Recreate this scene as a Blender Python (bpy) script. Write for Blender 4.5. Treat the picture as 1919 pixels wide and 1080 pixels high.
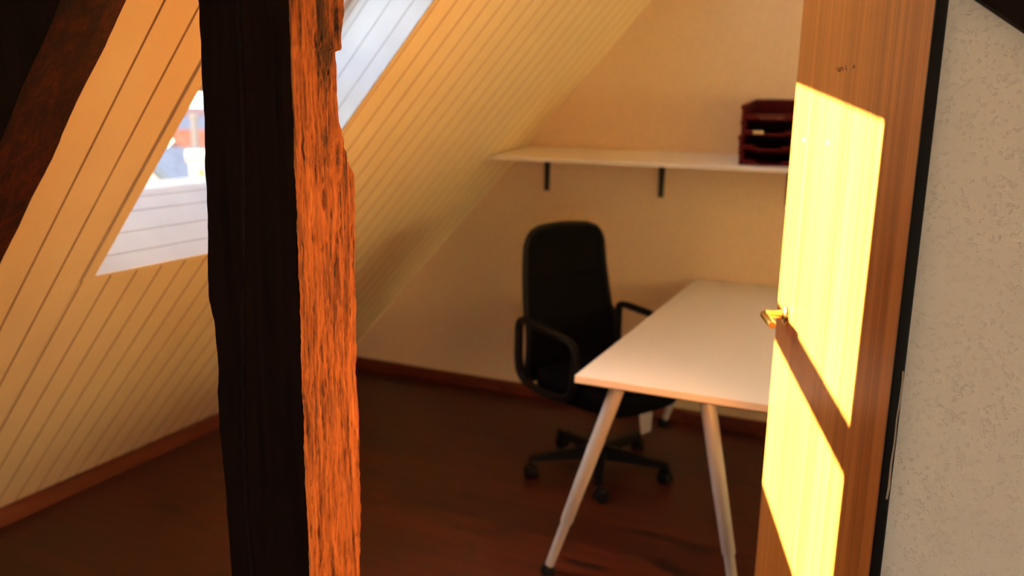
import bpy, bmesh, math, random
from mathutils import Vector, Matrix, noise

for o in list(bpy.data.objects):
    bpy.data.objects.remove(o)
SC = bpy.context.scene
COL = SC.collection
R = math.radians

# ------------------------------------------------------------------ camera
EYE = 1.55
def norm(v): return Vector(v).normalized()
F = 1600.0                                   # focal length in pixels of a 1919 wide frame
_dn = norm((825-960, 8000-540, F))           # where the plumb lines meet
_vy = norm((1700-960, 210-540, F))           # where the eaves lines meet
_Y = (_vy - _dn*_vy.dot(_dn)).normalized(); _Z = -_dn; _X = _Y.cross(_Z)
cam_data = bpy.data.cameras.new('camera'); cam = bpy.data.objects.new('camera', cam_data); COL.objects.link(cam)
M3 = Matrix(((_X[0], -_X[1], -_X[2]), (_Y[0], -_Y[1], -_Y[2]), (_Z[0], -_Z[1], -_Z[2])))
cam.matrix_world = Matrix.Translation((0, 0, EYE)) @ M3.to_4x4()
cam_data.sensor_width = 36.0; cam_data.lens = 36.0*F/1919
cam_data.clip_start = 0.02; cam_data.clip_end = 3000
cam_data.dof.use_dof = True; cam_data.dof.focus_distance = 1.36; cam_data.dof.aperture_fstop = 2.8
SC.camera = cam

# ------------------------------------------------------------------ exposure
SC.view_settings.view_transform = 'Standard'; SC.view_settings.look = 'None'
SC.view_settings.gamma = 1; SC.view_settings.use_curve_mapping = False
SC.view_settings.exposure = 0.0
SC.cycles.max_bounces = 10; SC.cycles.diffuse_bounces = 8; SC.cycles.transparent_max_bounces = 12
SC.cycles.use_denoising = True
SC.cycles.sample_clamp_indirect = 20

# ------------------------------------------------------------------ sky and sun
SUN_EL, SUN_AZ = 20.0, -2.6
w = bpy.data.worlds.new('world'); SC.world = w; w.use_nodes = True
nt = w.node_tree; bg = nt.nodes['Background']
sky = nt.nodes.new('ShaderNodeTexSky'); sky.sky_type = 'NISHITA'; sky.sun_disc = False
sky.sun_elevation = R(50); sky.sun_rotation = R(270); sky.dust_density = 3.0; sky.air_density = 0.8; sky.ozone_density = 0.5
nt.links.new(sky.outputs[0], bg.inputs[0]); bg.inputs[1].default_value = 0.95
sl = bpy.data.lights.new('sun', 'SUN'); sl.energy = 118; sl.color = (1.0, 0.95, 0.60); sl.angle = R(0.6)
so = bpy.data.objects.new('sun', sl); COL.objects.link(so)
sd = Vector((math.cos(R(SUN_EL))*math.cos(R(SUN_AZ)), math.cos(R(SUN_EL))*math.sin(R(SUN_AZ)), -math.sin(R(SUN_EL))))
so.rotation_euler = sd.to_track_quat('-Z', 'Y').to_euler(); so.location = (-4, 1, 4)

# ------------------------------------------------------------------ helpers
def setp(o, label=None, cat=None, group=None, kind=None):
    if label: o['label'] = label
    if cat: o['category'] = cat
    if group: o['group'] = group
    if kind: o['kind'] = kind
    return o
def obj(name, bm, mats, parent=None, smooth=False, loc=None):
    me = bpy.data.meshes.new(name)
    bmesh.ops.recalc_face_normals(bm, faces=bm.faces)
    bm.to_mesh(me); bm.free()
    if not isinstance(mats, (list, tuple)): mats = [mats]
    for m in mats: me.materials.append(m)
    if smooth:
        for p in me.polygons: p.use_smooth = True
    o = bpy.data.objects.new(name, me); COL.objects.link(o)
    if parent: o.parent = parent
    if loc: o.location = loc
    return o
def autosmooth(o, a=35):
    me = o.data
    for p in me.polygons: p.use_smooth = True
    try: me.set_sharp_from_angle(angle=R(a))
    except Exception: pass
    return o
def empty(name, loc=(0, 0, 0), rz=0):
    o = bpy.data.objects.new(name, None); COL.objects.link(o); o.location = loc; o.rotation_euler = (0, 0, rz)
    o.empty_display_size = 0.05
    return o
def hexa(bm, P, mi=0):
    vs = [bm.verts.new(p) for p in P]
    for f in ((0, 3, 2, 1), (4, 5, 6, 7), (0, 1, 5, 4), (1, 2, 6, 5), (2, 3, 7, 6), (3, 0, 4, 7)):
        fc = bm.faces.new([vs[i] for i in f]); fc.material_index = mi
    return vs
def box(bm, a, b, mi=0, T=None):
    x0, y0, z0 = a; x1, y1, z1 = b
    P = [Vector(p) for p in ((x0, y0, z0), (x1, y0, z0), (x1, y1, z0), (x0, y1, z0), (x0, y0, z1), (x1, y0, z1), (x1, y1, z1), (x0, y1, z1))]
    if T: P = [T @ p for p in P]
    return hexa(bm, P, mi)
def bevel(bm, w=0.003, n=2):
    bmesh.ops.bevel(bm, geom=list(bm.edges), offset=w, segments=n, affect='EDGES', profile=0.6)
def prism(bm, poly, fn, t0, t1, mi=0):
    """extrude a 2-D polygon: fn(u, v, t) -> point"""
    a = [bm.verts.new(fn(u, v, t0)) for u, v in poly]; b = [bm.verts.new(fn(u, v, t1)) for u, v in poly]
    n = len(poly)
    for i in range(n):
        f = bm.faces.new((a[i], a[(i+1) % n], b[(i+1) % n], b[i])); f.material_index = mi
    f = bm.faces.new(a[::-1]); f.material_index = mi
    f = bm.faces.new(b); f.material_index = mi
def tube(bm, pts, rad, seg=16, mi=0, caps=True, flat=1.0, up=None):
    """round tube through points, rad a number or one per point"""
    pts = [Vector(p) for p in pts]; n = len(pts)
    rr = rad if isinstance(rad, (list, tuple)) else [rad]*n
    rings = []; prev = None
    for i, p in enumerate(pts):
        t = (pts[min(i+1, n-1)] - pts[max(i-1, 0)]).normalized()
        if prev is None:
            a = Vector(up) if up else (Vector((0, 0, 1)) if abs(t.z) < 0.9 else Vector((1, 0, 0)))
        else: a = prev
        s = (a - t*a.dot(t)).normalized(); prev = s; c = t.cross(s)
        rings.append([bm.verts.new(p + (s*math.cos(k*2*math.pi/seg)*flat + c*math.sin(k*2*math.pi/seg))*rr[i]) for k in range(seg)])
    for i in range(n-1):
        for k in range(seg):
            f = bm.faces.new((rings[i][k], rings[i][(k+1) % seg], rings[i+1][(k+1) % seg], rings[i+1][k])); f.material_index = mi
    if caps:
        bm.faces.new(rings[0][::-1]).material_index = mi; bm.faces.new(rings[-1]).material_index = mi
def lathe(bm, prof, T=Matrix(), seg=24, mi=0):
    rings = [[bm.verts.new(T @ Vector((r*math.cos(k*2*math.pi/seg), r*math.sin(k*2*math.pi/seg), z))) for k in range(seg)] for r, z in prof]
    for i in range(len(rings)-1):
        for k in range(seg):
            bm.faces.new((rings[i][k], rings[i][(k+1) % seg], rings[i+1][(k+1) % seg], rings[i+1][k])).material_index = mi
    bm.faces.new(rings[0][::-1]).material_index = mi; bm.faces.new(rings[-1]).material_index = mi
def curve_pts(ctrl, n=8):
    """Catmull-Rom through control points"""
    c = [Vector(p) for p in ctrl]; c = [c[0]*2-c[1]] + c + [c[-1]*2-c[-2]]; out = []
    for i in range(1, len(c)-2):
        for k in range(n):
            t = k/n; a, b, d, e = c[i-1], c[i], c[i+1], c[i+2]
            out.append(0.5*((2*b) + (-a+d)*t + (2*a-5*b+4*d-e)*t*t + (-a+3*b-3*d+e)*t**3))
    out.append(c[-2]); return out
def B(): return bmesh.new()

# ------------------------------------------------------------------ materials
def mat(name, col, rough=0.5, metal=0.0, spec=0.5):
    m = bpy.data.materials.new(name); m.use_nodes = True
    p = m.node_tree.nodes['Principled BSDF']
    p.inputs['Base Color'].default_value = (*col, 1); p.inputs['Roughness'].default_value = rough
    p.inputs['Metallic'].default_value = metal; p.inputs['Specular IOR Level'].default_value = spec
    return m
def nodes(m): return m.node_tree.nodes, m.node_tree.links, m.node_tree.nodes['Principled BSDF']
def noise_mat(name, c1, c2, scale=(10, 10, 10), detail=6, rough=0.5, bump=0.0, bdist=0.002, lo=0.35, hi=0.65, spec=0.5, dist=0.0, metal=0.0, nscale=1.0):
    """two colours mixed by stretched noise, with optional bump, in object coordinates"""
    m = mat(name, c1, rough, metal, spec); N, L, p = nodes(m)
    tc = N.new('ShaderNodeTexCoord'); mp = N.new('ShaderNodeMapping'); mp.inputs['Scale'].default_value = scale
    L.new(tc.outputs['Object'], mp.inputs[0])
    nz = N.new('ShaderNodeTexNoise'); nz.inputs['Scale'].default_value = nscale; nz.inputs['Detail'].default_value = detail; nz.inputs['Distortion'].default_value = dist
    L.new(mp.outputs[0], nz.inputs['Vector'])
    rp = N.new('ShaderNodeValToRGB'); rp.color_ramp.elements[0].position = lo; rp.color_ramp.elements[1].position = hi
    rp.color_ramp.elements[0].color = (*c1, 1); rp.color_ramp.elements[1].color = (*c2, 1)
    L.new(nz.outputs[0], rp.inputs[0]); L.new(rp.outputs[0], p.inputs['Base Color'])
    if bump:
        b = N.new('ShaderNodeBump'); b.inputs['Strength'].default_value = bump; b.inputs['Distance'].default_value = bdist
        L.new(nz.outputs[0], b.inputs['Height']); L.new(b.outputs[0], p.inputs['Normal'])
    return m
M = {}
M['board'] = noise_mat('cream_painted_boards', (0.85, 0.71, 0.43), (0.89, 0.75, 0.46), (6, 6, 6), rough=0.45, bump=0.05)
M['groove'] = mat('board_groove_wood', (0.42, 0.22, 0.08), 0.8)
M['slab'] = mat('roof_structure', (0.25, 0.2, 0.15), 0.9)
M['white'] = noise_mat('white_window_paint', (0.46, 0.50, 0.57), (0.50, 0.54, 0.61), (9, 9, 9), rough=0.35)
M['whitegap'] = mat('window_joint_wood', (0.55, 0.36, 0.20), 0.6)
M['wall'] = noise_mat('warm_white_wallpaper', (0.82, 0.61, 0.37), (0.85, 0.64, 0.40), (4, 4, 4), rough=0.8, bump=0.15, bdist=0.001, nscale=12)
M['base'] = noise_mat('red_brown_baseboard', (0.10, 0.018, 0.008), (0.15, 0.03, 0.012), (20, 2, 30), rough=0.4)
M['desk'] = mat('white_melamine', (0.74, 0.70, 0.62), 0.33)
M['deskedge'] = mat('desk_edge_bounce_tint', (0.80, 0.66, 0.50), 0.4)  # warm bounce light put into the colour of the white edge
M['shelf'] = mat('white_shelf_board', (0.86, 0.82, 0.78), 0.35)
M['silver'] = mat('silver_lacquered_tube', (0.62, 0.60, 0.58), 0.38, 0.35)
M['black'] = mat('black_plastic', (0.004, 0.004, 0.004), 0.5, spec=0.2)
M['blackmetal'] = mat('black_metal', (0.012, 0.011, 0.011), 0.4, 0.2)
M['mesh'] = noise_mat('black_mesh_fabric', (0.0025, 0.0025, 0.003), (0.005, 0.005, 0.0055), (260, 260, 260), rough=0.9, spec=0.06)
M['red'] = mat('dark_red_plastic', (0.085, 0.002, 0.002), 0.35, spec=0.25)
M['paper'] = mat('paper_tag', (0.55, 0.47, 0.40), 0.8)
M['label'] = mat('cream_label_strip', (0.75, 0.6, 0.3), 0.6)
M['brass'] = mat('brass_handle', (0.80, 0.56, 0.22), 0.22, 1.0)
M['casing'] = noise_mat('dark_door_casing', (0.0035, 0.0018, 0.0014), (0.007, 0.0035, 0.0025), (30, 30, 3), rough=0.5, spec=0.15)
M['chip'] = mat('chipped_paint', (0.36, 0.28, 0.22), 0.7)

def plaster():
    m = mat('rough_plaster', (0.82, 0.73, 0.67), 0.9, spec=0.2); N, L, p = nodes(m)
    tc = N.new('ShaderNodeTexCoord')
    a = N.new('ShaderNodeTexNoise'); a.inputs['Scale'].default_value = 170; a.inputs['Detail'].default_value = 5; a.inputs['Roughness'].default_value = 0.6
    v = N.new('ShaderNodeTexNoise'); v.inputs['Scale'].default_value = 130; v.inputs['Detail'].default_value = 2
    L.new(tc.outputs['Object'], a.inputs['Vector']); L.new(tc.outputs['Object'], v.inputs['Vector'])
    rp = N.new('ShaderNodeValToRGB'); rp.color_ramp.elements[0].position = 0.30; rp.color_ramp.elements[1].position = 0.42
    L.new(v.outputs[0], rp.inputs[0])
    ad = N.new('ShaderNodeMath'); ad.operation = 'ADD'; L.new(a.outputs[0], ad.inputs[0]); L.new(rp.outputs[0], ad.inputs[1])
    b = N.new('ShaderNodeBump'); b.inputs['Strength'].default_value = 0.55; b.inputs['Distance'].default_value = 0.004
    L.new(ad.outputs[0], b.inputs['Height']); L.new(b.outputs[0], p.inputs['Normal'])
    return m
M['plaster'] = plaster()

def floor_mat():
    """dark laminate planks running across the room (along x)"""
    m = mat('dark_laminate_planks', (0.05, 0.02, 0.01), 0.38, spec=0.4); N, L, p = nodes(m)
    tc = N.new('ShaderNodeTexCoord')
    br = N.new('ShaderNodeTexBrick'); br.offset = 0.37; br.inputs['Scale'].default_value = 1.0
    br.inputs['Brick Width'].default_value = 1.28; br.inputs['Row Height'].default_value = 0.192
    br.inputs['Mortar Size'].default_value = 0.0011; br.inputs['Mortar Smooth'].default_value = 0.1; br.inputs['Bias'].default_value = 0
    br.inputs['Color1'].default_value = (0.078, 0.0135, 0.006, 1); br.inputs['Color2'].default_value = (0.052, 0.009, 0.0042, 1); br.inputs['Mortar'].default_value = (0.012, 0.005, 0.003, 1)
    L.new(tc.outputs['Object'], br.inputs['Vector'])
    mp = N.new('ShaderNodeMapping'); mp.inputs['Scale'].default_value = (2.2, 26, 1); L.new(tc.outputs['Object'], mp.inputs[0])
    g = N.new('ShaderNodeTexNoise'); g.inputs['Scale'].default_value = 1.0; g.inputs['Detail'].default_value = 7; g.inputs['Distortion'].default_value = 0.6
    L.new(mp.outputs[0], g.inputs['Vector'])
    mp2 = N.new('ShaderNodeMapping'); mp2.inputs['Scale'].default_value = (3.0, 11, 1); L.new(tc.outputs['Object'], mp2.inputs[0])
    k = N.new('ShaderNodeTexNoise'); k.inputs['Scale'].default_value = 1.0; k.inputs['Detail'].default_value = 4; L.new(mp2.outputs[0], k.inputs['Vector'])
    kr = N.new('ShaderNodeValToRGB'); kr.color_ramp.elements[0].position = 0.30; kr.color_ramp.elements[1].position = 0.40
    kr.color_ramp.elements[0].color = (0.25, 0.2, 0.2, 1); L.new(k.outputs[0], kr.inputs[0])
    gr = N.new('ShaderNodeValToRGB'); gr.color_ramp.elements[0].position = 0.3; gr.color_ramp.elements[1].position = 0.7
    gr.color_ramp.elements[0].color = (0.62, 0.58, 0.55, 1); gr.color_ramp.elements[1].color = (1.15, 1.15, 1.15, 1); L.new(g.outputs[0], gr.inputs[0])
    a = N.new('ShaderNodeMixRGB'); a.blend_type = 'MULTIPLY'; a.inputs[0].default_value = 1; L.new(br.outputs[0], a.inputs[1]); L.new(gr.outputs[0], a.inputs[2])
    c = N.new('ShaderNodeMixRGB'); c.blend_type = 'MULTIPLY'; c.inputs[0].default_value = 1; L.new(a.outputs[0], c.inputs[1]); L.new(kr.outputs[0], c.inputs[2])
    L.new(c.outputs[0], p.inputs['Base Color'])
    b = N.new('ShaderNodeBump'); b.inputs['Strength'].default_value = 0.2; b.inputs['Distance'].default_value = 0.001
    L.new(g.outputs[0], b.inputs['Height']); L.new(b.outputs[0], p.inputs['Normal'])
    return m
M['floor'] = floor_mat()

def grain_mat(name, cols, scale, rough=0.6, bump=0.4, bdist=0.002, dist=1.2, fine=6.0, spec=0.4):
    """wood with grain stretched along one object axis; cols = [(pos, colour)]"""
    m = mat(name, cols[0][1], rough, spec=spec); N, L, p = nodes(m)
    tc = N.new('ShaderNodeTexCoord'); mp = N.new('ShaderNodeMapping'); mp.inputs['Scale'].default_value = scale
    L.new(tc.outputs['Object'], mp.inputs[0])
    nz = N.new('ShaderNodeTexNoise'); nz.inputs['Scale'].default_value = 1; nz.inputs['Detail'].default_value = 8; nz.inputs['Distortion'].default_value = dist; nz.inputs['Roughness'].default_value = 0.62
    L.new(mp.outputs[0], nz.inputs['Vector'])
    mp2 = N.new('ShaderNodeMapping'); mp2.inputs['Scale'].default_value = tuple(s*(fine if s > 3 else 1.5) for s in scale); L.new(tc.outputs['Object'], mp2.inputs[0])
    n2 = N.new('ShaderNodeTexNoise'); n2.inputs['Scale'].default_value = 1; n2.inputs['Detail'].default_value = 4; L.new(mp2.outputs[0], n2.inputs['Vector'])
    mx = N.new('ShaderNodeMixRGB'); mx.inputs[0].default_value = 0.35; L.new(nz.outputs[0], mx.inputs[1]); L.new(n2.outputs[0], mx.inputs[2])
    rp = N.new('ShaderNodeValToRGB'); e = rp.color_ramp.elements
    e[0].position, e[1].position = cols[0][0], cols[-1][0]; e[0].color = (*cols[0][1], 1); e[1].color = (*cols[-1][1], 1)
    for q, c in cols[1:-1]:
        k = e.new(q); k.color = (*c, 1)
    L.new(mx.outputs[0], rp.inputs[0]); L.new(rp.outputs[0], p.inputs['Base Color'])
    b = N.new('ShaderNodeBump'); b.inputs['Strength'].default_value = bump; b.inputs['Distance'].default_value = bdist
    L.new(mx.outputs[0], b.inputs['Height']); L.new(b.outputs[0], p.inputs['Normal'])
    return m
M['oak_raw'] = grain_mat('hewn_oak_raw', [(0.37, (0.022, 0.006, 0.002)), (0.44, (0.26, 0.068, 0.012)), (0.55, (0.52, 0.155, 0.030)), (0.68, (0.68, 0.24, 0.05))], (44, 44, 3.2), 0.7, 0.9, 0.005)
def smudges(m):
    N, L, p = nodes(m); src = p.inputs['Base Color'].links[0].from_socket
    tc = N.new('ShaderNodeTexCoord'); mp = N.new('ShaderNodeMapping'); mp.inputs['Scale'].default_value = (26, 26, 7); L.new(tc.outputs['Object'], mp.inputs[0])
    nz = N.new('ShaderNodeTexNoise'); nz.inputs['Scale'].default_value = 1; nz.inputs['Detail'].default_value = 7; nz.inputs['Roughness'].default_value = 0.7; L.new(mp.outputs[0], nz.inputs['Vector'])
    sx = N.new('ShaderNodeSeparateXYZ'); L.new(tc.outputs['Object'], sx.inputs[0])
    mr = N.new('ShaderNodeMapRange'); mr.inputs['From Min'].default_value = 1.30; mr.inputs['From Max'].default_value = 1.62; mr.inputs['To Min'].default_value = -0.22; mr.inputs['To Max'].default_value = 0.06; L.new(sx.outputs['Z'], mr.inputs[0])
    my = N.new('ShaderNodeMapRange'); my.inputs['From Min'].default_value = 0.0; my.inputs['From Max'].default_value = 0.045; my.inputs['To Min'].default_value = 0.06; my.inputs['To Max'].default_value = -0.12
    sb = N.new('ShaderNodeMath'); sb.operation = 'SUBTRACT'; sb.inputs[1].default_value = 1.135; L.new(sx.outputs['Y'], sb.inputs[0])
    ab = N.new('ShaderNodeMath'); ab.operation = 'ABSOLUTE'; L.new(sb.outputs[0], ab.inputs[0]); L.new(ab.outputs[0], my.inputs[0])
    a1 = N.new('ShaderNodeMath'); L.new(nz.outputs[0], a1.inputs[0]); L.new(mr.outputs[0], a1.inputs[1])
    a2 = N.new('ShaderNodeMath'); L.new(a1.outputs[0], a2.inputs[0]); L.new(my.outputs[0], a2.inputs[1])
    rp = N.new('ShaderNodeValToRGB'); rp.color_ramp.elements[0].position = 0.47; rp.color_ramp.elements[1].position = 0.60; L.new(a2.outputs[0], rp.inputs[0])
    mx = N.new('ShaderNodeMixRGB'); mx.inputs[2].default_value = (0.05, 0.018, 0.007, 1); L.new(rp.outputs[0], mx.inputs[0]); L.new(src, mx.inputs[1])
    L.new(mx.outputs[0], p.inputs['Base Color'])
smudges(M['oak_raw'])
M['oak_dark'] = grain_mat('dark_oak', [(0.34, (0.002, 0.0008, 0.0005)), (0.46, (0.007, 0.0022, 0.001)), (0.7, (0.013, 0.0045, 0.002))], (22, 22, 1.8), 0.7, 0.5, 0.003, spec=0.12)  # much darker oak for the post's camera side, rafter side and brace
M['rafter'] = grain_mat('brown_rafter_wood', [(0.34, (0.004, 0.001, 0.0006)), (0.47, (0.022, 0.0036, 0.0012)), (0.66, (0.085, 0.014, 0.004))], (2.0, 26, 20), 0.6, 0.5, 0.003)
M['door'] = grain_mat('veneer_door', [(0.30, (0.17, 0.043, 0.008)), (0.45, (0.31, 0.092, 0.016)), (0.58, (0.43, 0.142, 0.026)), (0.72, (0.52, 0.20, 0.038))], (34, 34, 0.55), 0.33, 0.08, 0.001, dist=0.25)

def glass_mat():
    m = bpy.data.materials.new('window_glass'); m.use_nodes = True; N = m.node_tree.nodes; L = m.node_tree.links
    N.remove(N['Principled BSDF'])
    t = N.new('ShaderNodeBsdfTransparent'); t.inputs[0].default_value = (0.96, 0.98, 0.97, 1)
    g = N.new('ShaderNodeBsdfGlossy'); g.inputs['Roughness'].default_value = 0.02
    lw = N.new('ShaderNodeLayerWeight'); lw.inputs['Blend'].default_value = 0.5
    pw = N.new('ShaderNodeMath'); pw.operation = 'POWER'; pw.inputs[1].default_value = 5.0; L.new(lw.outputs['Facing'], pw.inputs[0])
    f = N.new('ShaderNodeMath'); f.operation = 'MULTIPLY_ADD'; f.inputs[1].default_value = 0.5; f.inputs[2].default_value = 0.02; L.new(pw.outputs[0], f.inputs[0])
    x = N.new('ShaderNodeMixShader'); L.new(f.outputs[0], x.inputs[0]); L.new(t.outputs[0], x.inputs[1]); L.new(g.outputs[0], x.inputs[2])
    L.new(x.outputs[0], N['Material Output'].inputs[0]); return m
M['glass'] = glass_mat()

# ------------------------------------------------------------------ room shell
TH = R(48.23); XE = -2.968                       # roof pitch; where the boarded slope meets the floor
SU = Vector((math.cos(TH), 0, math.sin(TH)))     # up the slope
SN = Vector((-math.sin(TH), 0, math.cos(TH)))    # out through the roof
YB = 4.0915                                      # gable wall
def lean(y):                                     # the boards are not laid quite square to the eaves
    if y < 1.6: return -0.055
    if y < 2.35: return -0.055 + (y-1.6)/0.75*0.035
    return -0.02*max(0.0, (YB-y)/(YB-2.35))
def S(s, y, n=0.0):
    """a point on the slope: s metres up from the floor, y along the eaves, n out through the roof"""
    return Vector((XE, 0, 0)) + SU*s + SN*n + Vector((0, y + lean(y)*(s-1.885), 0))
S_TOP = 3.05/math.sin(TH)
ZC = 3.0                                         # flat ceiling above the collar, out of sight
ADDED_W3 = (2.60, 3.70, 3.02, 3.74)  # unseen roof window, added to throw warm sun into the inner room
W1 = (1.627, 2.335, 1.425, 2.815)                  # window openings: y0, y1, s0, s1
ADDED_W2 = (-1.75, -0.75, 1.25, 2.45)  # unseen roof window in the hall slope, added for fill light
YH = -2.5
def slope_rects(s0, s1, y0, y1, holes):
    """the pieces of a rectangle left by the openings"""
    out = [(s0, s1, y0, y1)]
    for (a, b, c, d) in holes:
        nxt = []
        for (p, q, r, t) in out:
            if b <= r or a >= t or d <= p or c >= q: nxt.append((p, q, r, t)); continue
            if r < a: nxt.append((p, q, r, a))
            if t > b: nxt.append((p, q, b, t))
            r2, t2 = max(r, a), min(t, b)
            if p < c: nxt.append((p, c, r2, t2))
            if q > d: nxt.append((d, q, r2, t2))
        out = nxt
    return [x for x in out if x[3]-x[2] > 1e-4]
bm = B()
holes = [(W1[0]-0.043, W1[1]+0.004, W1[2]-0.016, W1[3]+0.025), (ADDED_W2[0]-0.03, ADDED_W2[1]+0.03, ADDED_W2[2]-0.03, ADDED_W2[3]+0.025), (ADDED_W3[0]-0.03, ADDED_W3[1]+0.03, ADDED_W3[2]-0.03, ADDED_W3[3]+0.025)]
PITCH = 0.0965
y = 1.4 - 41*PITCH
while y < YB:
    for (a, b, c, d) in slope_rects(0.0, S_TOP, y, min(y+PITCH, YB), holes):
        l = 0.0028 if abs(c-y) < 1e-6 else 0.0; r_ = 0.0028 if d < YB else 0
        poly = [(c+l, 0), (d-r_, 0), (d, 0.006), (d, 0.02), (c, 0.02), (c, 0.006)] if l else [(c, 0), (d-r_, 0), (d, 0.006), (d, 0.02), (c, 0.02)]
        prism(bm, poly, lambda u, v, t: S(t, u, v), a, b, 0)
    y += PITCH
for f in bm.faces:
    f.normal_update()
obj_boards = obj('wall_left', bm, [M['board'], M['groove'], M['slab']])
for p in obj_boards.data.polygons:               # the tongues at the bottom of the grooves are bare dark wood
    if abs(p.normal.y) > 0.35 and abs(p.normal.y) < 0.95: p.material_index = 1
obj_boards['kind'] = 'structure'
bm = B()
big = [(W1[0]-0.045, W1[1]+0.03, W1[2]-0.016, W1[3]+0.025), holes[1], holes[2]]
for (a, b, c, d) in slope_rects(-0.3, S_TOP+0.2, YH-0.1, YB+0.1, big):
    hexa(bm, [S(a, c, .0205), S(b, c, .0205), S(b, d, .0205), S(a, d, .0205), S(a, c, .27), S(b, c, .27), S(b, d, .27), S(a, d, .27)])
obj('wall_left_roof', bm, M['slab'])['kind'] = 'structure'

def structure(name, boxes, m, bev=0):
    bm = B()
    for a, b in boxes: box(bm, a, b)
    if bev: bevel(bm, bev)
    o = obj(name, bm, m); o['kind'] = 'structure'; return o
structure('floor', [((-3.2, YH-.1, -0.1), (2.3, YB+.1, 0))], M['floor'])
structure('ceiling', [((-0.34, YH-.1, ZC), (2.3, YB+.1, ZC+.1))], M['wall'])
structure('wall_back', [((-3.3, YB, -0.1), (2.3, YB+.12, 3.15))], M['wall'])
structure('wall_right', [((2.2, 1.5, 0), (2.3, YB, ZC))], M['wall'])
structure('wall_partition', [((0.0366, 1.366, 0), (2.2, 1.5, ZC))], M['plaster'])
structure('wall_hall', [((2.2, YH-.1, -.1), (2.3, 1.5, 3.1))], M['plaster'])
ADDED_HW = (0.2, 1.9, 0.2, 1.8)                    # unseen window in the wall behind, added for neutral fill light
structure('wall_front', [((-3.3, YH-.12, -0.1), (ADDED_HW[0], YH, 3.15)), ((ADDED_HW[1], YH-.12, -0.1), (2.3, YH, 3.15)),
                         ((ADDED_HW[0], YH-.12, -0.1), (ADDED_HW[1], YH, ADDED_HW[2])), ((ADDED_HW[0], YH-.12, ADDED_HW[3]), (ADDED_HW[1], YH, 3.15))], M['plaster'])

# baseboards
bm = B(); prism(bm, [(XE+0.062, 0.0), (XE+0.10, 0.0), (XE+0.062, 0.045), (XE+0.04, 0.05), (XE+0.0, 0.0)], lambda u, v, t: Vector((u, t, v)), YH, YB, 0)
obj('baseboard_left', bm, M['base'])['kind'] = 'structure'
bm = B(); prism(bm, [(YB, 0.0), (YB-0.016, 0.0), (YB-0.016, 0.055), (YB-0.008, 0.066), (YB, 0.066)], lambda u, v, t: Vector((t, u, v)), XE+0.06, 2.2, 0)
obj('baseboard_back', bm, M['base'])['kind'] = 'structure'

# ------------------------------------------------------------------ roof windows
def roof_window(idx, W, bar=True):
    y0, y1, s0, s1 = W; se = s1-0.241
    root = empty('window_%d' % idx, S((s0+s1)/2, (y0+y1)/2)); root['kind'] = 'structure'
    inv = Matrix.Translation(-root.location)
    def P(s, y, n): return S(s, y, n) + inv.translation
    def slab(bm, sa, sb, ya, yb, na, nb, mi=0):
        hexa(bm, [P(sa, ya, na), P(sb, ya, na), P(sb, yb, na), P(sa, yb, na), P(sa, ya, nb), P(sb, ya, nb), P(sb, yb, nb), P(sa, yb, nb)], mi)
    # flat casing on the boards: left strip and bottom strip
    bm = B(); slab(bm, s0-.012, s1+.025, y0-.036, y0, -.002, .02); slab(bm, s0-.012, s0, y0, y1, -.001, .02); slab(bm, s1, s1+.025, y0, y1, -.001, .02)
    slab(bm, s0-.012, s1+.025, y0-.043, y0-.036, .012, .02, 1)
    obj('casing', bm, [M['board'], M['groove']], root)
    # reveal lined with white boards, thin warm joints between them
    bm = B()
    lv = [0.0, 0.052, 0.115, 0.180, 0.225, 0.2715]
    for a, b in zip(lv[:-1], lv[1:]):
        g = 0.0022
        K = .228
        prism(bm, [(s0-.012, a), (s0+K*a, a), (s0+K*(b-g), b-g), (s0-.012, b-g)], lambda u, v, t: P(u, t, v), y0, y1)
        prism(bm, [(s0-.012, b-g), (s0+K*(b-g)-.003, b-g), (s0+K*b-.003, b), (s0-.012, b)], lambda u, v, t: P(u, t, v), y0, y1, 1)
        slab(bm, s0, s1, y1, y1+.012, a, b-g); slab(bm, s0, s1, y1+.003, y1+.012, b-g, b, 1)
        slab(bm, s0, s1, y0-.012, y0, a, b-g); slab(bm, s0, s1, y0-.012, y0-.003, b-g, b, 1)
    prism(bm, [(s1, 0), (s1+.025, 0), (s1+.025, .27), (se, .27)], lambda u, v, t: P(u, t, v), y0, y1)
    obj('reveal', bm, [M['white'], M['whitegap']], root)
    # frame and sash
    bm = B(); t = .012
    slab(bm, s0-.03, s0+.006, y0-.01, y1+.01, .272, .276); slab(bm, se-.01, se+.01, y0-.01, y1+.01, .25, .29)
    slab(bm, s0, s1, y0-.01, y0+.004, .205, .27); slab(bm, s0, s1, y1-.004, y1+.01, .205, .27)
    obj('window_frame', bm, M['white'], root)
    bm = B()
    slab(bm, s0+.006, s0+.062, y0, y1, .272, .276); slab(bm, se-.035, se-.01, y0, y1, .235, .27)
    slab(bm, s0+.045, se-.035, y0+.004, y0+.03, .225, .27); slab(bm, s0+.045, se-.035, y1-.03, y1-.004, .225, .27)
    if bar: slab(bm, s0+0.47, s0+0.565, y0, y1, .238, .262)
    obj('sash', bm, M['white'], root)
    bm = B(); slab(bm, s0+.06, se-.03, y0+.02, y1-.02, .245, .251)
    obj('glass', bm, M['glass'], root)
    return root
win = roof_window(1, W1)
roof_window(2, ADDED_W2)  # out of view, added to light the hall
roof_window(4, ADDED_W3, False)  # out of view, added for its sun patch on the right wall
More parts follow.
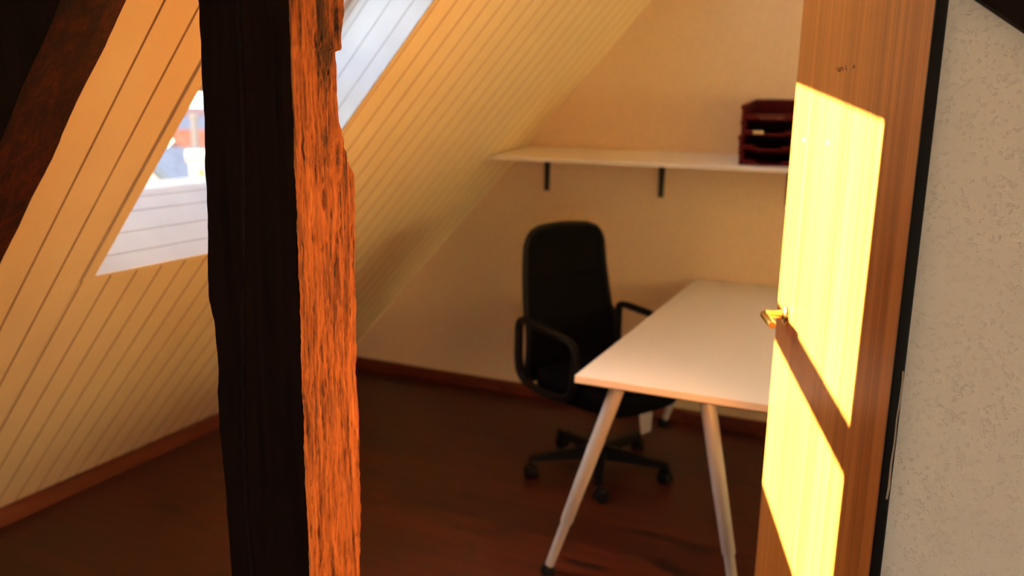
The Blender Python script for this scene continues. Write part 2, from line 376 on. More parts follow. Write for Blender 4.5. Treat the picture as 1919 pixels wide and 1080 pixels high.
# unseen window behind the camera, added to fill the hall with sky light
r3 = empty('window_3', ((ADDED_HW[0]+ADDED_HW[1])/2, YH-.06, (ADDED_HW[2]+ADDED_HW[3])/2)); r3['kind'] = 'structure'
bm = B(); a = (ADDED_HW[1]-ADDED_HW[0])/2; c = (ADDED_HW[3]-ADDED_HW[2])/2
for q in (((-a, -.03, -c), (a, .03, -c+.06)), ((-a, -.03, c-.06), (a, .03, c)), ((-a, -.03, -c+.06), (-a+.06, .03, c-.06)), ((a-.06, -.03, -c+.06), (a, .03, c-.06)), ((-.03, -.03, -c+.06), (.03, .03, c-.06))): box(bm, *q)
obj('window_frame', bm, M['white'], r3)
bm = B(); box(bm, (-a+.05, -.004, -c+.05), (a-.05, .004, c-.05)); obj('glass', bm, M['glass'], r3)

# ------------------------------------------------------------------ the hewn post
def interp(tab, z):
    if z <= tab[0][0]: return tab[0][1]
    for (a, u), (b, v) in zip(tab, tab[1:]):
        if z <= b: return u + (v-u)*(z-a)/(b-a)
    return tab[-1][1]
PX = -0.839; PY = 1.058
XL = [(0, -1.012), (.718, -1.017), (.883, -1.017), (1.0, -1.022), (1.097, -1.018), (1.189, -1.021), (1.225, -1.029), (1.342, -1.024), (1.497, -1.021), (1.7, -1.017), (2.5, -1.015)]
YR = [(0, 1.212), (.685, 1.207), (.979, 1.212), (1.178, 1.209), (1.40, 1.212), (1.432, 1.212), (1.465, 1.190), (1.517, 1.173), (1.572, 1.169), (1.628, 1.172), (1.632, 1.184), (1.71, 1.194), (2.5, 1.2)]
def ridged(v):
    return 1-abs(noise.noise(v))*2
def post():
    bm = B()
    z0, z1, nz = 0.0, 2.14, 560
    nf, ns = 60, 56                              # columns on the camera side face and on the rough face
    rows = []
    for i in range(nz+1):
        z = z0 + (z1-z0)*i/nz
        xl = interp(XL, z); yr = interp(YR, z)
        wob = 0.004*noise.noise(Vector((0.3, z*9, 1))) + 0.0018*noise.noise(Vector((7.3, z*40, 1)))
        wob2 = 0.003*noise.noise(Vector((5.3, z*10, 4))) + 0.0015*noise.noise(Vector((2.3, z*55, 4)))
        wob3 = 0.002*noise.noise(Vector((9.3, z*12, 2))) + 0.0012*noise.noise(Vector((1.3, z*70, 2)))
        ring = []
        for k in range(nf):                      # -y face, left to right
            t = k/nf; x = xl + wob + (PX - xl)*t
            d = 0.0012*noise.noise(Vector((x*60, z*3, 0))) + 0.0022*noise.noise(Vector((x*14, z*2.5, 3)))
            c = x - (-0.945 + 0.012*math.sin(z*5) - 0.045*(1.75-z)*0.35)     # a long drying crack
            d += 0.006*math.exp(-(c/0.0022)**2)*max(0, min(1, 1.2*noise.noise(Vector((0, z*2.2, 8)))+0.65))
            e = min(1, t*nf/2)
            ring.append((x, PY + d*e + (0.003 if k == 0 else 0), z))
        for k in range(ns+1):                    # rough +x face
            t = k/ns; yy = PY + (yr + wob2 - PY)*t
            warp = 0.010*noise.noise(Vector((yy*9, z*3.0, 11)))
            g = ridged(Vector(((yy+warp)*120, z*5.5, 2)))
            g2 = ridged(Vector(((yy+warp)*240, z*13, 5)))
            d = 0.0022*noise.noise(Vector((yy*25, z*6, 9))) - 0.0026*max(0, g)**4 - 0.0014*max(0, g2)**3
            h = noise.noise(Vector((yy*55, z*8, 21)))
            d -= 0.0035*max(0, h-0.33)*3
            d += 0.0012*noise.noise(Vector((yy*150, z*90, 31)))
            dy, dz = yy-1.128, z-1.395           # the old peg hole
            d -= 0.012*math.exp(-((dy/0.004)**2 + (dz/0.014)**2))
            if k == 0: d -= 0.002
            ring.append((PX + d + wob3, yy, z))
        for k in range(1, 9): ring.append((PX + (xl-PX)*k/8 + (wob if k == 8 else 0), yr + wob2*(1-k/8) + 0.002*noise.noise(Vector((k, z*8, 0))), z))
        for k in range(1, 7): ring.append((xl + wob, yr + (PY+.003-yr)*k/7, z))
        rows.append([bm.verts.new(p) for p in ring])
    n = len(rows[0])
    for i in range(nz):
        for k in range(n):
            f = bm.faces.new((rows[i][k], rows[i][(k+1) % n], rows[i+1][(k+1) % n], rows[i+1][k]))
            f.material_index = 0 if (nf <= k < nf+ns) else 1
            f.smooth = True
    bm.faces.new(rows[0][::-1]); bm.faces.new(rows[-1])
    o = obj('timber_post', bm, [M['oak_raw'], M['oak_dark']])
    autosmooth(o, 60)
    return setp(o, 'old hewn oak post in front, dark left face and raw orange right face', 'post')
post()

# ------------------------------------------------------------------ dark rafter, upper left
def rough_beam(name, fn, L, w, h, m, seg=150, seed=0):
    """fn(t, u, v): along, across, deep; a rounded rectangle section with worn edges"""
    bm = B(); rows = []
    for i in range(seg+1):
        t = L[0] + (L[1]-L[0])*i/seg; ring = []
        def wv(k, a): return a*(noise.noise(Vector((seed+k*3.1, t*7, 1))) + 0.4*noise.noise(Vector((seed+k*3.1, t*31, 1))))
        us = [(0, 0)] + [(w*k/8, 0) for k in range(1, 8)] + [(w, 0)] + [(w, h*k/6) for k in range(1, 6)] + [(w, h), (0, h)] + [(0, h*(6-k)/6) for k in range(1, 6)]
        for j, (u, v) in enumerate(us):
            if v == 0 and 0 < u < w: dv = 0.002*noise.noise(Vector((u*60+seed, t*4, 0)))
            else: dv = 0
            du = wv(1, 0.004) if u == w and v < h*0.5 else (wv(2, 0.004) if u == 0 and v < h*0.5 else 0)
            ring.append(bm.verts.new(fn(t, u+du, v+dv)))
        rows.append(ring)
    n = len(rows[0])
    for i in range(seg):
        for k in range(n): bm.faces.new((rows[i][k], rows[i][(k+1) % n], rows[i+1][(k+1) % n], rows[i+1][k]))
    bm.faces.new(rows[0][::-1]); bm.faces.new(rows[-1])
    return autosmooth(obj(name, bm, m), 50)
D_ = 0.17
o = rough_beam('roof_rafter', lambda t, u, v: Vector((XE, 0, 0)) + SU*t + SN*(-D_+v) + Vector((0, 1.006 + u + (-0.055)*(t-2.0), 0)), (0.30, 3.4), 0.118, D_, [M['rafter'], M['oak_dark']], seed=3)
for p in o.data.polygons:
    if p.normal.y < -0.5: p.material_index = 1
setp(o, 'dark brown rafter with wavy worn edge under the cream boards, top left', 'rafter')

# ------------------------------------------------------------------ brace on the plaster wall, top right
bd = Vector((1, 0, -0.70)).normalized(); bn = Vector((0.70, 0, 1)).normalized()
o = rough_beam('timber_brace', lambda t, u, v: Vector((0.055, 1.3385, 1.709)) + bd*t + bn*(0.14-u) + Vector((0, v, 0)), (0.0, 1.2), 0.14, 0.026, M['oak_dark'], seed=9)
setp(o, 'dark diagonal timber brace against the rough plaster wall, top right corner', 'brace')

# ------------------------------------------------------------------ door
dr = empty('door_1', (0.040, 1.365, 0)); dr['kind'] = 'structure'
DA = math.atan2(-0.322, 0.947)                    # leaf swings into the room
dr.rotation_euler = (0, 0, 0)
# casing, upright
bm = B(); box(bm, (-0.0195, -0.022, 0), (-0.0035, 0.125, ZC)); bevel(bm, 0.0025)
obj('door_casing', bm, M['casing'], dr)
bm = B()
random.seed(4)
pts = [(-0.0070, 1.175), (-0.0062, 1.16), (-0.0066, 1.13), (-0.0078, 1.10), (-0.0072, 1.06), (-0.0085, 1.03), (-0.0080, 0.99), (-0.0092, 0.97)]
le = [bm.verts.new((x, -0.0226, z)) for x, z in pts]; ri = [bm.verts.new((x+0.0022+0.0012*random.random(), -0.0226, z)) for x, z in pts]
for i in range(len(pts)-1): bm.faces.new((le[i], ri[i], ri[i+1], le[i+1]))
o = obj('paint_chip', bm, M['chip'], dr); o['label'] = 'pale chipped streak on the casing edge'
# leaf: local +Y runs along the leaf from hinge to free edge, local +X is the hidden side
D = Vector((-0.322, 0.947, 0)).normalized()
rzd = math.atan2(-D.x, D.y)
leaf_loc = Vector((0.012-0.040+0.012, 1.392-1.365, 0.008))
bm = B(); box(bm, (0, 0.0, 0), (0.040, 0.843, 1.98)); bevel(bm, 0.0025, 2)
leaf = obj('door_leaf', bm, M['door'], dr); leaf.location = leaf_loc; leaf.rotation_euler = (0, 0, rzd)
HY, HZ = 0.735, 1.062
# handle on the near side (local -X)
bm = B()
Tm = Matrix.Translation((0, HY, HZ)) @ Matrix.Rotation(R(-90), 4, 'Y')
lathe(bm, [(0.024, 0), (0.024, 0.006), (0.021, 0.009), (0.012, 0.010), (0.011, 0.013)], Tm)
lathe(bm, [(0.0095, 0.012), (0.009, 0.046), (0.0085, 0.052)], Tm)
tube(bm, curve_pts([(-0.042, HY+.002, HZ), (-0.052, HY-.004, HZ), (-0.056, HY-.02, HZ), (-0.056, HY-.06, HZ), (-0.054, HY-.105, HZ-.002)], 5), [0.0095]*20+[0.0085], 14, flat=1.0)
hd = obj('door_handle', bm, M['brass'], leaf, smooth=True); hd['label'] = 'shiny brass lever handle on a round rosette'
autosmooth(hd, 50)
# two white filled screw holes, a dark plug and a pencil scribble
for yy, zz in ((0.718, 1.476), (0.511, 1.478)):
    bm = B(); lathe(bm, [(0.0042, 0), (0.0042, 0.0006)], Matrix.Translation((0, yy, zz)) @ Matrix.Rotation(R(-90), 4, 'Y'), 14)
    o = obj('filler_spot', bm, M['white'], leaf); o['label'] = 'small white filler spot'
M['pencil'] = mat('pencil_mark', (0.16, 0.06, 0.02), 0.8)
bm = B(); lathe(bm, [(0.0035, 0), (0.0035, 0.0005)], Matrix.Translation((0, 0.3785, 1.6227)) @ Matrix.Rotation(R(-90), 4, 'Y'), 12)
o = obj('dark_plug', bm, mat('dark_plug', (0.03, 0.012, 0.006), 0.7), leaf); o['label'] = 'small dark plug'
bm = B()
sc = [(0, 0), (.004, .003), (.007, -.003), (.010, .002), (.011, -.003), (.015, .003), (.018, .001), (.019, -.003), (.023, .002), (.027, .003), (.029, -.001), (.025, 0), (.030, -.003)]
tube(bm, [(-0.0003, 0.500-a*2.6, 1.622+b*1.6) for a, b in sc], 0.0006, 6)
o = obj('pencil_scribble', bm, M['pencil'], leaf); o['label'] = 'faint pencil scribble'

# ------------------------------------------------------------------ desk
DX0, DX1, DY0, DY1, DZ = -0.846, -0.046, 2.368, 4.072, 0.742
desk = empty('desk', (DX0+0.4, (DY0+DY1)/2, 0))
setp(desk, 'white desk on silver A-shaped tube legs, standing end-on against the back wall', 'desk')
def dl(x, y, z): return Vector((x-desk.location.x, y-desk.location.y, z))
bm = B(); box(bm, dl(DX0, DY0, DZ-.024), dl(DX1, DY1, DZ)); bevel(bm, 0.0025, 2)
for f in bm.faces:
    f.normal_update()
    if abs(f.normal.z) < 0.5: f.material_index = 1
obj('tabletop', bm, [M['desk'], M['deskedge']], desk)
bm = B()
for x in (DX0+0.16, DX1-0.16): box(bm, dl(x-.02, DY0+.06, DZ-.050), dl(x+.02, DY1-.06, DZ-.024))
bevel(bm, 0.002, 1)
for i, x in enumerate((DX0+0.16, DX1-0.16)): pass
obj('rail', bm, M['blackmetal'], desk)
for yb, sgn in ((DY0+0.045, 1), (DY1-0.06, -1)):
    bm = B(); box(bm, dl(DX0+.08, yb-.022, DZ-.034), dl(DX1-.08, yb+.028, DZ-.024)); bevel(bm, .002, 1)
    obj('leg_bracket', bm, M['blackmetal'], desk)
    for tx, fx in ((-0.722, -0.950), (-0.447, -0.328), ):
        fy = DY0 + 0.09 if sgn > 0 else DY1-0.075
        if sgn > 0: fy = 2.458 if tx < -0.6 else 2.50
        top = dl(tx, yb+.005, DZ-.034); foot = dl(fx, fy, 0.012)
        ax = (foot-top); J = top + ax*0.72
        bm = B()
        tube(bm, [top, top+ax*0.02, top+ax*0.4, J-ax*.004, J], [.0225, .0235, .0225, .0205, .0195], 28)
        lg = autosmooth(obj('leg', bm, M['silver'], desk), 40)
        bm = B(); tube(bm, [J-ax*.02, J, foot-ax*0.03], [.0165, .0165, .0155], 28)
        q = obj('lower_leg_tube', bm, M['silver'], lg); autosmooth(q, 40)
        bm = B(); lathe(bm, [(.024, -.012), (.025, -.006), (.0235, .006), (.018, .016), (.0165, .022)], Matrix.Translation(foot), 24)
        q = obj('leg_foot', bm, M['black'], lg); q['label'] = 'black rubber foot'; autosmooth(q, 40)

# ------------------------------------------------------------------ wall shelf, slightly sagging forward
SHB, SHF = (YB-0.002, 1.347), (3.680, 1.314)     # (y, z) of the top at the back and at the front
sv = Vector((0, SHF[0]-SHB[0], SHF[1]-SHB[1])); svn = Vector((0, -sv.z, sv.y)).normalized()
if svn.z < 0: svn = -svn
shelf = empty('wall_shelf', (-0.9, YB, 1.33)); setp(shelf, 'long white wall shelf on black brackets above the desk', 'shelf')
bm = B(); T0 = 0.018
def shp(x, k, n): return Vector((x, SHB[0], SHB[1])) + sv*k + svn*n - shelf.location
zl = lambda z: XE + z/math.tan(TH)
xb, xf = zl(1.347)+0.004+.02, zl(1.314)+0.004+.02
hexa(bm, [shp(zl(1.33)+.016, 0, -T0), shp(0.55, 0, -T0), shp(0.55, 1, -T0), shp(zl(1.297)+.014, 1, -T0), shp(zl(1.347)+.016, 0, 0), shp(0.55, 0, 0), shp(0.55, 1, 0), shp(zl(1.314)+.014, 1, 0)])
bevel(bm, 0.0012, 1); obj('shelf_board', bm, M['shelf'], shelf)
for x in (-1.648, -1.050, -0.452, 0.146):
    bm = B()
    # wall plate, arm and a web between: the stamped bracket
    w0 = .016
    bzt = 1.326
    lx = x-shelf.location.x; ly = lambda y_: y_-shelf.location.y; lz = lambda z_: z_-shelf.location.z
    hexa(bm, [Vector((lx+a, ly(b), lz(c))) for a, b, c in ((-w0*.85, YB-.006, 1.122), (w0*.85, YB-.006, 1.122), (w0*.85, YB, 1.122), (-w0*.85, YB, 1.122), (-w0, YB-.006, bzt-.002), (w0, YB-.006, bzt-.002), (w0, YB, bzt), (-w0, YB, bzt))])
    y1 = YB-.30; zz = lambda yv, n: 1.347 + (1.314-1.347)*(SHB[0]-yv)/(SHB[0]-SHF[0]) - T0 + n
    hexa(bm, [Vector((lx+a, ly(b), lz(c))) for a, b, c in ((-w0*.8, y1, zz(y1, -.008)), (w0*.8, y1, zz(y1, -.008)), (w0, YB-.006, zz(YB-.006, -.008)), (-w0, YB-.006, zz(YB-.006, -.008)), (-w0*.8, y1, zz(y1, -.002)), (w0*.8, y1, zz(y1, -.002)), (w0, YB-.006, zz(YB-.006, -.002)), (-w0, YB-.006, zz(YB-.006, -.002)))])

    bevel(bm, 0.001, 1)
    obj('shelf_bracket', bm, M['blackmetal'], shelf)

# ------------------------------------------------------------------ stacked letter trays
def tray_mesh():
    """a letter tray: base, flared sides, wide rim, open front with a finger scoop; front faces -y"""
    bm = B(); W, Dp, Hh = 0.125, 0.17, 0.066
    def side(sx):
        prof = [(W-.012, 0), (W-.002, .010), (W-.012, .030), (W-.008, .045), (W, .052), (W, .064), (W-.010, .066), (W-.012, .056), (W-.016, .046), (W-.018, .030), (W-.010, .012), (W-.016, .004)]
        prism(bm, [(sx*u, v) for u, v in prof], lambda u, v, t: Vector((u, t, v)), -Dp+.008, Dp)
    side(1); side(-1)
    box(bm, (-W+.012, -Dp+.012, 0), (W-.012, Dp, .004))
    prof = [(Dp-.004, 0), (Dp, .004), (Dp, .064), (Dp-.004, .066), (Dp-.008, .060), (Dp-.008, .004)]
    prism(bm, prof, lambda u, v, t: Vector((t, u, v)), -W+.008, W-.008)
    # front lip: high at the corners, low in the middle
    for sx in (-1, 1):
        box(bm, (min(sx*(W-.006), sx*.060), -Dp, .004), (max(sx*(W-.006), sx*.060), -Dp+.012, .022))
        box(bm, (min(sx*(W-.0), sx*(W-.020)), -Dp-.004, .044), (max(sx*(W-.0), sx*(W-.020)), -Dp+.02, .064))
        box(bm, (min(sx*(W-.003), sx*(W-.016)), -Dp-.001, .0), (max(sx*(W-.003), sx*(W-.016)), -Dp+.012, .046))
        hexa(bm, [Vector(p) for p in ((sx*.060, -Dp, .004), (sx*.040, -Dp, .004), (sx*.040, -Dp+.012, .004), (sx*.060, -Dp+.012, .004), (sx*.060, -Dp, .022), (sx*.045, -Dp, .008), (sx*.045, -Dp+.012, .008), (sx*.060, -Dp+.012, .022))])
    box(bm, (-.045, -Dp, 0), (.045, -Dp+.014, .007))
    for v in bm.verts: v.co.z *= 0.94
    return bm
tilt = math.atan2(SHF[1]-SHB[1], SHF[0]-SHB[0]); tilt = math.atan2(SHB[1]-SHF[1], SHB[0]-SHF[0])
tr_col = [None]
ordn = ['bottom dark red letter tray of the stack, resting on the white shelf', 'second letter tray from the bottom of the dark red stack on the shelf',
        'dark red letter tray with a small cream label on its front, third from the bottom', 'topmost dark red letter tray of the stack on the shelf']
proto = None
for i in range(4):
    k = 0.47; off = Vector((-0.508 + 0.001*i, 0, 0))
    base = Vector((off.x, SHB[0], SHB[1])) + sv*k + svn*(0.0012 + i*0.0628)
    e = empty('letter_tray', base); e.rotation_euler = (tilt, 0, R((0.5, -1.0, .8, 0)[i]))
    setp(e, ordn[i], 'letter tray', 'letter trays stacked on the shelf')
    if proto is None:
        proto = obj('tray_body', tray_mesh(), M['red'], e); autosmooth(proto, 30)
    else:
        c = proto.copy(); COL.objects.link(c); c.parent = e
    if i == 3:
        pass
    if i == 2:
        bm = B(); box(bm, (-.075, -.1755, .048), (-.022, -.1735, .060)); box(bm, (-.115, -.1735, .046), (.0, -.170, .050))
        bm.free(); bm = B(); box(bm, (-.072, -.1712, .006), (-.030, -.1702, .019))
        q = obj('label_strip', bm, M['label'], e); q['label'] = 'small cream label'

# ------------------------------------------------------------------ office chair
FA = R(-30)
chair = empty('office_chair', (-1.062, 3.32, 0), FA)
setp(chair, 'black high-backed office chair with armrests on a five-star castor base beside the desk', 'chair')
def star():
    bm = B(); lathe(bm, [(.034, .062), (.040, .070), (.040, .115), (.030, .125)], Matrix(), 24); return bm
hub = obj('base_hub', star(), M['black'], chair); autosmooth(hub, 40)
A0 = 216.0
# legs at the castor bearings
for k in range(5):
    a = R(-71.8 + 72*k) - FA
    d = Vector((math.cos(a), math.sin(a), 0)); s = Vector((-d.y, d.x, 0))
    bm = B(); n = 12; rows = []
    for i in range(n+1):
        t = i/n; r_ = 0.02 + 0.285*t; w_ = .030-.010*t; zt = .122 - .030*t; zb = .070 + .004*t
        rows.append([bm.verts.new(d*r_ + s*u + Vector((0, 0, z))) for u, z in ((-w_, zb), (w_, zb), (w_*.95, zt-.008), (w_*.55, zt), (-w_*.55, zt), (-w_*.95, zt-.008))])
    for i in range(n):
        for q in range(6): bm.faces.new((rows[i][q], rows[i][(q+1) % 6], rows[i+1][(q+1) % 6], rows[i+1][q]))
    bm.faces.new(rows[0][::-1]); bm.faces.new(rows[-1])
    lg = obj('base_leg', bm, M['black'], chair); autosmooth(lg, 40)
    bm = B(); c0 = d*0.305; ca = a + R((20, 75, -40, 110, 10)[k])
    ax = Vector((math.cos(ca), math.sin(ca), 0)); fw = Vector((-ax.y, ax.x, 0))
    cc = c0 + fw*0.014 + Vector((0, 0, .0275))
    for sg in (-1, 1):
        Rm = Vector((0, 0, 1)).rotation_difference(ax*sg).to_matrix().to_4x4()
        lathe(bm, [(.026, .004), (.0275, .008), (.0275, .020), (.024, .025), (.010, .026)], Matrix.Translation(cc) @ Rm, 22)
    pts = [cc + Vector((0, 0, 0)) + (fw*math.cos(q) + Vector((0, 0, 1))*math.sin(q))*.030 for q in [R(x) for x in range(-10, 191, 20)]]
    tube(bm, pts, 0.009, 8)
    tube(bm, [c0+Vector((0, 0, .045)), c0+Vector((0, 0, .080))], .007, 12)
    o = obj('castor', bm, M['black'], chair); autosmooth(o, 40)
bm = B(); lathe(bm, [(.027, .115), (.027, .24), (.020, .242), (.020, .36)], Matrix(), 20); o = obj('gas_lift', bm, M['blackmetal'], chair); autosmooth(o, 40)
# mechanism
bm = B(); box(bm, (-.12, -.05, .335), (.10, .05, .385)); bevel(bm, .012, 2); o = obj('tilt_mechanism', bm, M['blackmetal'], chair)
bm = B(); tube(bm, curve_pts([(-.02, .04, .355), (-.03, .12, .35), (-.03, .20, .345)], 5), .005, 8); tube(bm, [(-.03, .19, .345), (-.03, .255, .343)], .013, 10, flat=.45)
o = obj('height_lever', bm, M['black'], chair); autosmooth(o)
# seat cushion: rounded slab
def seat():
    bm = B(); nx, ny = 26, 26; hx, hy = 0.240, 0.262; rows = []
    def P(i, j, top):
        u = -1 + 2*i/nx; v = -1 + 2*j/ny
        q = (abs(u)**4 + abs(v)**4)**0.25; m_ = max(abs(u), abs(v)) or 1
        k = m_/q if q > 0 else 1
        x, y_ = u*k*hx, v*k*hy; e = min(1, q/1.0)
        edge = max(0, 1-m_**8)
        z = .465 + .006*v*v if top else .372 + .010*v*v
        z = z + (.022*edge-.022 if top else -.006*edge + .006)
        if x > 0.12: z -= (x-.12)**2*1.6
        if x < -.14 and top: z += (-.14-x)**2*1.2
        return Vector((x+.035, y_, z))
    T = [[bm.verts.new(P(i, j, True)) for j in range(ny+1)] for i in range(nx+1)]
    Bt = [[bm.verts.new(P(i, j, False)) for j in range(ny+1)] for i in range(nx+1)]
    for i in range(nx):
        for j in range(ny):
            bm.faces.new((T[i][j], T[i+1][j], T[i+1][j+1], T[i][j+1])); bm.faces.new((Bt[i][j+1], Bt[i+1][j+1], Bt[i+1][j], Bt[i][j]))
    rim = [(i, 0) for i in range(nx)] + [(nx, j) for j in range(ny)] + [(i, ny) for i in range(nx, 0, -1)] + [(0, j) for j in range(ny, 0, -1)]
    for a, b in zip(rim, rim[1:]+rim[:1]): bm.faces.new((T[a[0]][a[1]], Bt[a[0]][a[1]], Bt[b[0]][b[1]], T[b[0]][b[1]]))
    return bm
o = obj('seat', seat(), M['mesh'], chair, smooth=True)
# backrest: curved panel in a rounded frame
BZ0, BZ1 = 0.41, 1.045
def back_outline(t):
    """half width at height fraction t"""
    w = 0.258 - 0.050*t
    if t > 0.86: w *= math.sqrt(max(0, 1-((t-0.86)/0.14)**2))*0.36+0.64 if t < 1 else 0.64
    if t < 0.1: w *= 0.86 + 0.14*math.sqrt(max(0, 1-((0.1-t)/0.1)**2))
    return w
def back_pos(t, y_, n=0.0):
    z = BZ0 + (BZ1-BZ0)*t
    x = -0.205 - 0.060*t - 0.045*math.sin(t*math.pi)*(-1 if t < .42 else 1)*abs(math.cos(t*math.pi))*0.4
    x += 0.016*math.sin(math.pi*min(1, max(0, t/0.5)))
    x += 0.9*y_*y_*0.55
    return Vector((x+n, y_-0.026, z))
def back_panel():
    bm = B(); nz, ny = 44, 20
    G = {}
    for side in (0, 1):
        for i in range(nz+1):
            t = i/nz
            for j in range(ny+1):
                v = -1+2*j/ny; w = back_outline(t)-0.006
                thick = (0.011 + 0.010*max(0, 1-abs(t-.30)/.34))*(1-v**6)*(1-(2*t-1)**10)
                G[side, i, j] = bm.verts.new(back_pos(t, v*w, (thick if side else -0.004)))
    for side in (0, 1):
        for i in range(nz):
            for j in range(ny): bm.faces.new((G[side, i, j], G[side, i+1, j], G[side, i+1, j+1], G[side, i, j+1]))
    rim = [(i, 0) for i in range(nz)] + [(nz, j) for j in range(ny)] + [(i, ny) for i in range(nz, 0, -1)] + [(0, j) for j in range(ny, 0, -1)]
    for a, b in zip(rim, rim[1:]+rim[:1]): bm.faces.new((G[0, a[0], a[1]], G[1, a[0], a[1]], G[1, b[0], b[1]], G[0, b[0], b[1]]))
    return bm
bk = obj('backrest', back_panel(), M['mesh'], chair, smooth=True)
bm = B(); loop = []
for i in range(0, 41): loop.append(back_pos(i/40, back_outline(i/40)))
for v in (0.9, 0.6, 0.3, 0, -0.3, -0.6, -0.9): loop.append(back_pos(1.0+0.012*(1-v*v), v*back_outline(1.0)))
for i in range(40, -1, -1): loop.append(back_pos(i/40, -back_outline(i/40)))
tube(bm, loop, 0.0115, 10); tube(bm, [loop[-1], back_pos(0, 0), loop[0]], .0115, 10)
o = obj('back_frame', bm, M['black'], bk); autosmooth(o, 50)
bm = B(); cr = [back_pos(0.665, v*back_outline(.665)*0.98, 0.017*(1-v**6)) for v in [x/10 for x in range(-10, 11)]]; tube(bm, cr, .0035, 6)
o = obj('back_seam', bm, M['mesh'], bk)
bm = B()
tube(bm, curve_pts([(-.10, 0, .36), (-.20, 0, .365), (-.252, 0, .42), (-.262, 0, .56), (-.25, 0, .70)], 6), .022, 12, flat=.5)
o = obj('back_support', bm, M['black'], chair); autosmooth(o, 50)
# armrests: closed loops of flat bar
for sg in (-1, 1):
    yo = sg*0.282; bm = B()
    L_ = [(-.219, yo, .60), (-.217, yo, .648), (-.195, yo, .672), (-.10, yo, .670), (.04, yo, .660), (.115, yo, .648), (.145, yo, .622), (.152, yo, .56), (.148, yo, .48), (.12, yo, .43), (.04, yo, .402), (-.06, yo*.985, .396), (-.15, yo, .412), (-.200, yo, .445), (-.217, yo, .50), (-.219, yo, .60)]
    pts = curve_pts(L_, 6); n = len(pts)
    tube(bm, pts, .0155, 12, up=(0, 1, 0), flat=1.3)
    o = obj('armrest', bm, M['black'], chair); autosmooth(o, 50)
    bm = B(); tube(bm, [(-.02, sg*.04, .374), (-.02, sg*.20, .371), (-.04, yo*.985, .392)], .016, 10, flat=.5); bevel
    q = obj('arm_bracket', bm, M['blackmetal'], o); autosmooth(q)
# the tag hanging below the seat
bm = B()
tg = [(-.024, 0), (.024, 0), (.025, -.055), (.024, -.118), (-.016, -.136), (-.026, -.06)]
prism(bm, tg, lambda u, v, t: Vector((u, t + 0.004*math.sin(v*30), v)), -0.0006, 0.0006)
q = obj('care_tag', bm, M['paper'], chair); q['label'] = 'pale paper tag hanging from the seat'
chair_tag = q
wp = Vector((-0.842, 3.235, 0.372)); lp = Matrix.Rotation(-FA, 4, 'Z') @ (wp-chair.location); q.location = lp; q.rotation_euler = (0, 0, -FA+R(20))

# ------------------------------------------------------------------ the town outside
def simple(name, c, r=0.8): return mat(name, c, r, spec=0.2)
OM = dict(white=simple('white_render', (0.44, 0.39, 0.40)), gable=simple('pale_gable_render', (0.86, 0.74, 0.72)), pink=simple('pale_pink_render', (0.62, 0.50, 0.48)),
          orange=noise_mat('orange_roof_tiles', (0.40, 0.12, 0.05), (0.50, 0.17, 0.08), (3, 3, 3), rough=0.8),
          brown=noise_mat('brown_roof_tiles', (0.26, 0.12, 0.09), (0.34, 0.16, 0.12), (3, 3, 3), rough=0.8),
          slate=noise_mat('blue_grey_slate', (0.09, 0.11, 0.16), (0.13, 0.15, 0.21), (4, 4, 4), rough=0.6),
          grey=simple('grey_metal_roof', (0.20, 0.21, 0.25)), stack=simple('chimney_render', (0.34, 0.25, 0.20)),
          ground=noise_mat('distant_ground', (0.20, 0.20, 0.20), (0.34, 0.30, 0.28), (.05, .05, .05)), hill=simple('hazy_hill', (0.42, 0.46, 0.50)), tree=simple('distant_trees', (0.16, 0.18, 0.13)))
def pix(px, py):
    q = Vector((px-960, py-540, F)).normalized()
    return Vector((q.dot(_X), q.dot(_Y), q.dot(_Z)))
def at(px, py, dist):
    d = pix(px, py); return Vector((0, 0, EYE)) + d*(dist/math.hypot(d.x, d.y))
GZ = -11.0
bm = B(); bmesh.ops.create_circle(bm, cap_ends=True, radius=900, segments=48)
o = obj('ground', bm, OM['ground'], loc=(-300, 300, GZ)); o['kind'] = 'structure'
def house(name, px, py, dist, w_, dpt, roof_h, yaw, wall, roof, label, eave=0.0, windows=0, cat='house', over=.25, group=None):
    """ridge top centre at the pixel; w_ along the ridge, dpt across"""
    top = at(px, py, dist)
    e = empty(name, (top.x, top.y, GZ), yaw); setp(e, label, cat, group)
    H_ = top.z - GZ - roof_h
    bm = B(); prism(bm, [(-dpt/2, 0), (dpt/2, 0), (dpt/2, H_), (0, H_+roof_h-.05), (-dpt/2, H_)], lambda u, v, t: Vector((t, u, v)), -w_/2, w_/2)
    wl = obj('house_wall', bm, wall, e)
    bm = B(); o_ = over; sl_ = roof_h/(dpt/2)
    prism(bm, [(-dpt/2-o_, H_-o_*sl_), (0, H_+roof_h), (dpt/2+o_, H_-o_*sl_), (dpt/2+o_, H_-o_*sl_+.12), (0, H_+roof_h+.14), (-dpt/2-o_, H_-o_*sl_+.12)], lambda u, v, t: Vector((t, u, v)), -w_/2-o_, w_/2+o_)
    obj('roof', bm, roof, e)
    if windows:
        for i in range(windows):
            x = -w_/2 + w_*(i+.5)/windows
            for sy in (-1, 1):
                bm = B(); box(bm, (x-.45, sy*dpt/2-.03, H_-2.0), (x+.45, sy*dpt/2+.03, H_-.7)); q = obj('house_window', bm, OM['grey'], wl)
    return e
view = math.atan2(0.71, -0.70)                    # bearing of the view through the window
def yawv(d): return view + R(d)
house('town_house', 286, 309, 12.5, 1.0, 5.0, 2.9, yawv(0), OM['gable'], OM['grey'], 'nearest white gabled house beyond the roof window', over=.12)
house('town_house', 318, 286, 24, 5, 7, 4.0, yawv(70), OM['white'], OM['slate'], 'house with a blue-grey slate roof behind the white gable')
house('town_house', 312, 262, 35, 7, 6.5, 3.0, yawv(5), OM['pink'], OM['brown'], 'house with a small brown gable roof behind the slate roof')
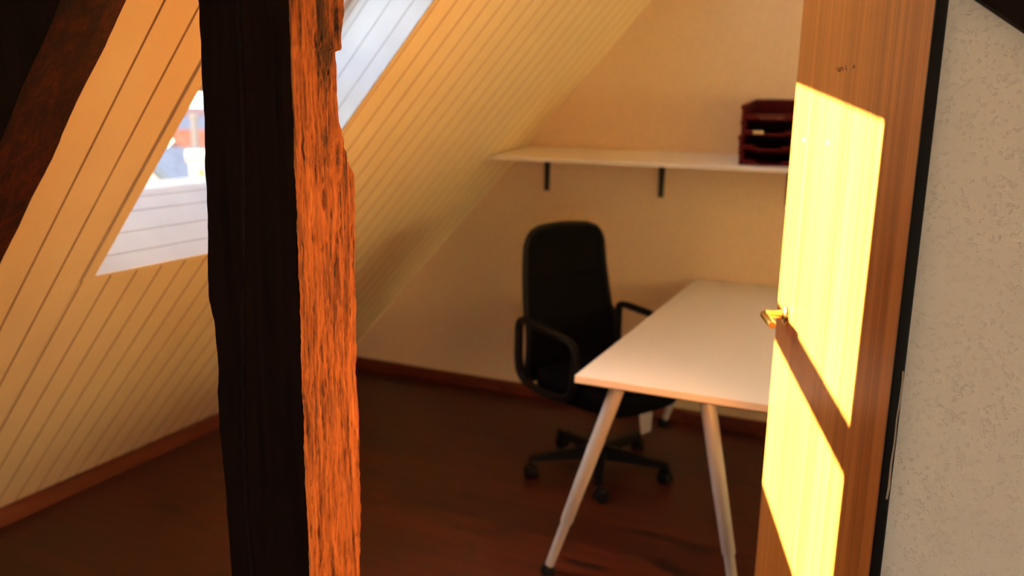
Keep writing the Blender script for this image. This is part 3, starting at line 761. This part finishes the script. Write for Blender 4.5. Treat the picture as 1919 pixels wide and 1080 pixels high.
house('town_house', 350, 247, 52, 20, 10, 5.0, yawv(95), OM['pink'], OM['orange'], 'long house with an orange tiled roof beyond the slate roof', windows=4)
house('town_house', 352, 226, 90, 44, 14, 5.0, yawv(88), OM['white'], OM['grey'], 'wide building with a dark grey roof behind the orange roof')
# flat-topped white building with an orange stripe
tp = at(414, 296, 18.5); e = empty('town_house', (tp.x, tp.y, GZ), yawv(90)); setp(e, 'white flat-topped building with an orange panel near the post edge', 'house')
bm = B(); box(bm, (-.6, -1, 0), (.6, 1, tp.z-GZ)); obj('house_wall', bm, OM['white'], e)
bm = B(); box(bm, (-.66, -1.06, tp.z-GZ-.02), (.66, 1.06, tp.z-GZ+.10)); obj('roof', bm, OM['stack'], e)
for s_ in (-1, 1):
    bm = B(); box(bm, (.33, s_*1.0-.02, tp.z-GZ-2.2), (.45, s_*1.0+.02, tp.z-GZ-.15)); obj('wall_panel', bm, OM['orange'], e)
tp = at(364, 222, 28.5); e = empty('chimney', (tp.x, tp.y, GZ)); setp(e, 'tall slender pale chimney standing up before the orange roof', 'chimney')
bm = B(); box(bm, (-.07, -.07, 0), (.07, .07, tp.z-GZ)); obj('chimney_shaft', bm, OM['stack'], e)
bm = B(); box(bm, (-.10, -.10, tp.z-GZ-.02), (.10, .10, tp.z-GZ+.12)); obj('chimney_cap', bm, OM['stack'], e)
random.seed(11)
spots = [(333, 214, 90), (343, 208, 110), (352, 215, 84), (360, 206, 120), (371, 210, 100), (382, 213, 95), (338, 220, 78), (376, 204, 130), (355, 201, 140)]
words = ['far pale house at the left end of the distant row', 'far house left of the middle of the distant row', 'far pale house just left of the chimney top', 'far small house behind the chimney top', 'far house right of the chimney top',
         'far pale house at the right end of the distant row', 'far low house nearest the dark grey roof', 'far hazy house right of the chimney near the skyline', 'farthest small house on the skyline']
for i, ((px, py, ds), lb) in enumerate(zip(spots, words)):
    ds = (135, 210, 120, 240, 165, 150, 106, 225, 258)[i]
    house('distant_house', px, py, ds, random.uniform(8, 12), random.uniform(6, 8), random.uniform(2.6, 3.6), yawv(random.uniform(70, 110)), random.choice([OM['white'], OM['pink']]), random.choice([OM['slate'], OM['brown'], OM['grey']]), lb, group='distant houses on the skyline')
# low hill range
bm = B(); n = 60; top_, bot, bk_ = [], [], []
for i in range(n+1):
    a = view + R(-50 + 100*i/n); h = 6 + 5*noise.noise(Vector((i*.17, 0, 0))) + 2*noise.noise(Vector((i*.6, 3, 0)))
    d = Vector((math.cos(a), math.sin(a), 0))
    bot.append(bm.verts.new(d*330 + Vector((0, 0, GZ)))); top_.append(bm.verts.new(d*420 + Vector((0, 0, EYE-1.0+h*.6)))); bk_.append(bm.verts.new(d*520 + Vector((0, 0, GZ))))
for i in range(n):
    bm.faces.new((bot[i], bot[i+1], top_[i+1], top_[i])); bm.faces.new((top_[i], top_[i+1], bk_[i+1], bk_[i]))
o = obj('hill_range', bm, OM['hill'], smooth=True); setp(o, 'low hazy hill range along the horizon outside', 'hill', kind='structure')
